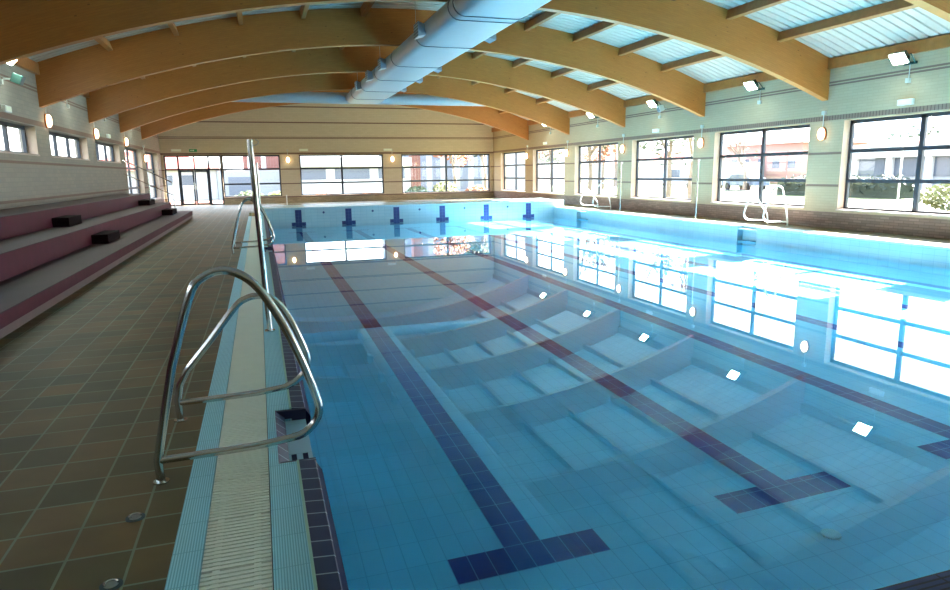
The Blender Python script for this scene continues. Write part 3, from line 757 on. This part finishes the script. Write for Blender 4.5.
tree(24.5,31.5,6.2,2.4,'leaf_y','mostly bare tree with a thick trunk seen through the third right window',700,True)
tree(27,37.5,6,2.6,'leaf_g','thin leafy tree at the left of the third right window',600)
tree(40,45.5,5.2,2.4,'leaf_y','bare spreading tree behind the cars in the second right window',500,True)
tree(27.5,50.2,7,2.6,'leaf_g','leafy green tree at the left of the fourth right window')
tree(34,59.6,5.6,2.2,'leaf_o','orange autumn tree in the middle of the fourth right window')
tree(40,67.6,8.5,2.8,'leaf_g','tall green tree at the right of the fourth right window')
tree(33.5,71.3,6.4,2.6,'leaf_g','green tree in front of the red roofed house in the fifth right window')
tree(62,47,6,3,'leaf_g','dark green tree above the left end of the long low white building',700,leaf=.25)
tree(64,33,7,3.2,'leaf_y','pale tree above the middle of the long low white building',700,leaf=.25)
tree(60,27,8,3.4,'leaf_g','green tree above the right part of the long low white building',700,leaf=.25)
tree(16.2,54,5.4,1.9,'leaf_o','round orange autumn tree in the right far window')
tree(16.6,46.8,5.2,1.5,'leaf_g','dark green tree at the right edge of the right far window',600)
def shrub(x,y,r,h,mat,label,n=500,name='shrub'):
    m = MB(); bushy(m,(x,y,GZ+h*.5),r,n,.13,h/(2*r)*1.05)
    for k in range(5): m.tube([(x,y,GZ),(x+math.cos(k*1.3)*r*.5,y+math.sin(k*1.3)*r*.5,GZ+h*.6)],.02,5)
    o = m.build(name, M[mat], None, origin=(x,y,GZ)); tag(o,label,'shrub','shrubs outdoors')
shrub(28,17.4,1.9,1.2,'leaf_y','wide yellow green shrub on the lawn in the right pane of the nearest right window',1400)
for i,(x,y,r_,h,mt_,lb) in enumerate(((13.2,46,1.0,1.2,'leaf_y','yellow green shrub left of the orange tree in the right far window'),(15.2,44.3,.9,.9,'leaf_o','low reddish shrub in the lower right pane of the right far window'),
    (11,46,.9,.9,'leaf_g','low green shrub in the lower left pane of the right far window'),(-.8,46.5,.9,.8,'leaf_g','low green shrub in front of the grey shutter'),(1.3,48.2,.9,.7,'leaf_y','low yellow shrub right of the tall steel pole'),
    (4.2,47,.8,.5,'leaf_o','low reddish shrub in the lower left pane of the middle far window'),(7.6,47,.9,.5,'leaf_o','low reddish shrub in the lower right pane of the middle far window'))):
    shrub(x,y,r_,h,mt_,lb)
m = MB()
for i in range(10): bushy(m,(36,27.5+i*.9,GZ+.7),.95,120,.15)
m.box(35.3,36.7,26.9,36.4,GZ,GZ+1.1); o = m.build('hedge', M['hedge'], None, origin=(36,34,GZ)); tag(o,'long dark green hedge in front of the low white building','hedge')
def car(x,y,mat,label):
    o = empty('car',(x,y,GZ),label,'car','parked cars')
    m = MB(); m.prism([(y-2.1,.1),(y+2.1,.1),(y+2.1,.55),(y+1.3,.68),(y+.8,1.12),(y-.9,1.15),(y-1.6,.72),(y-2.1,.6)],'x',x-.85,x+.85); m.build('body', M[mat], o, bevel=.06)
    m = MB(); m.prism([(y+1.15,.7),(y+.72,1.06),(y-.82,1.08),(y-1.35,.74)],'x',x-.862,x-.84); m.build('side_glass', M['dark_pane'], o)
    for dy in (-1.3,1.3):
        for dx in (-.8,.8):
            m = MB(); m.tube([(x+dx-.09,y+dy,GZ+.33),(x+dx+.09,y+dy,GZ+.33)],.33,16); m.build('wheel', M['rubber'], o)
car(41.2,46.8,'car_blue','blue grey parked car seen through the left pane of the second right window')
car(41.2,52.5,'car_white','white parked car farther along behind the second right window')
for x,y,lb in ((30,35.5,'thin pale lamp post on the lawn seen through the second right window'),(33.5,25.3,'thin pale lamp post in front of the hedge in the nearest right window')):
    o = empty('lamp_post',(x,y,GZ),lb,'lamp post'); m = MB(); m.tube([(x,y,GZ),(x,y,5.6)],.05,8); m.build('post', M['conduit'], o); m = MB(); m.tube([(x,y,5.55),(x-.7,y,5.7)],.05,8,radii=[.04,.09]); m.build('lamp_head', M['conduit'], o)
# ------------------------------------------------------------------ light
sun = bpy.data.lights.new('sun','SUN'); sun.energy = SUN_E; sun.angle = math.radians(.53); sun.color = (1,.95,.86)
so = bpy.data.objects.new('sun', sun); COL.objects.link(so)
el, az = math.radians(31), math.radians(10.5)
sv = Vector((math.cos(el)*math.cos(az),math.cos(el)*math.sin(az),math.sin(el)))
so.rotation_euler = sv.to_track_quat('Z','Y').to_euler(); so.location = (60,20,40)
w = bpy.data.worlds.new('sky'); S.world = w; w.use_nodes = True; nt = w.node_tree; nt.nodes.clear()
bg = nt.nodes.new('ShaderNodeBackground'); ou = nt.nodes.new('ShaderNodeOutputWorld'); tc = nt.nodes.new('ShaderNodeTexCoord'); sx = nt.nodes.new('ShaderNodeSeparateXYZ')
rp = nt.nodes.new('ShaderNodeValToRGB'); nt.links.new(tc.outputs['Generated'], sx.inputs[0]); nt.links.new(sx.outputs[2], rp.inputs[0]); nt.links.new(rp.outputs[0], bg.inputs[0]); nt.links.new(bg.outputs[0], ou.inputs[0])
rp.color_ramp.elements[0].position = 0; rp.color_ramp.elements[0].color = (.97,.98,1,1); rp.color_ramp.elements[1].position = .6; rp.color_ramp.elements[1].color = (.62,.78,1,1)
bg.inputs[1].default_value = 1.0

# refracted sunlight through the pool surface
sun.cycles.is_caustics_light = True
wt.cycles.is_caustics_caster = True
for o in bpy.data.objects:
    if o.parent == pool or (o.parent and o.parent.parent == pool): o.cycles.is_caustics_receiver = True

for o in bpy.data.objects:
    if '_org' in o.keys(): del o['_org']
vs_ = S.view_settings; vs_.view_transform = 'Standard'; vs_.look = 'None'; vs_.gamma = 1; vs_.use_curve_mapping = False; vs_.exposure = EXPO
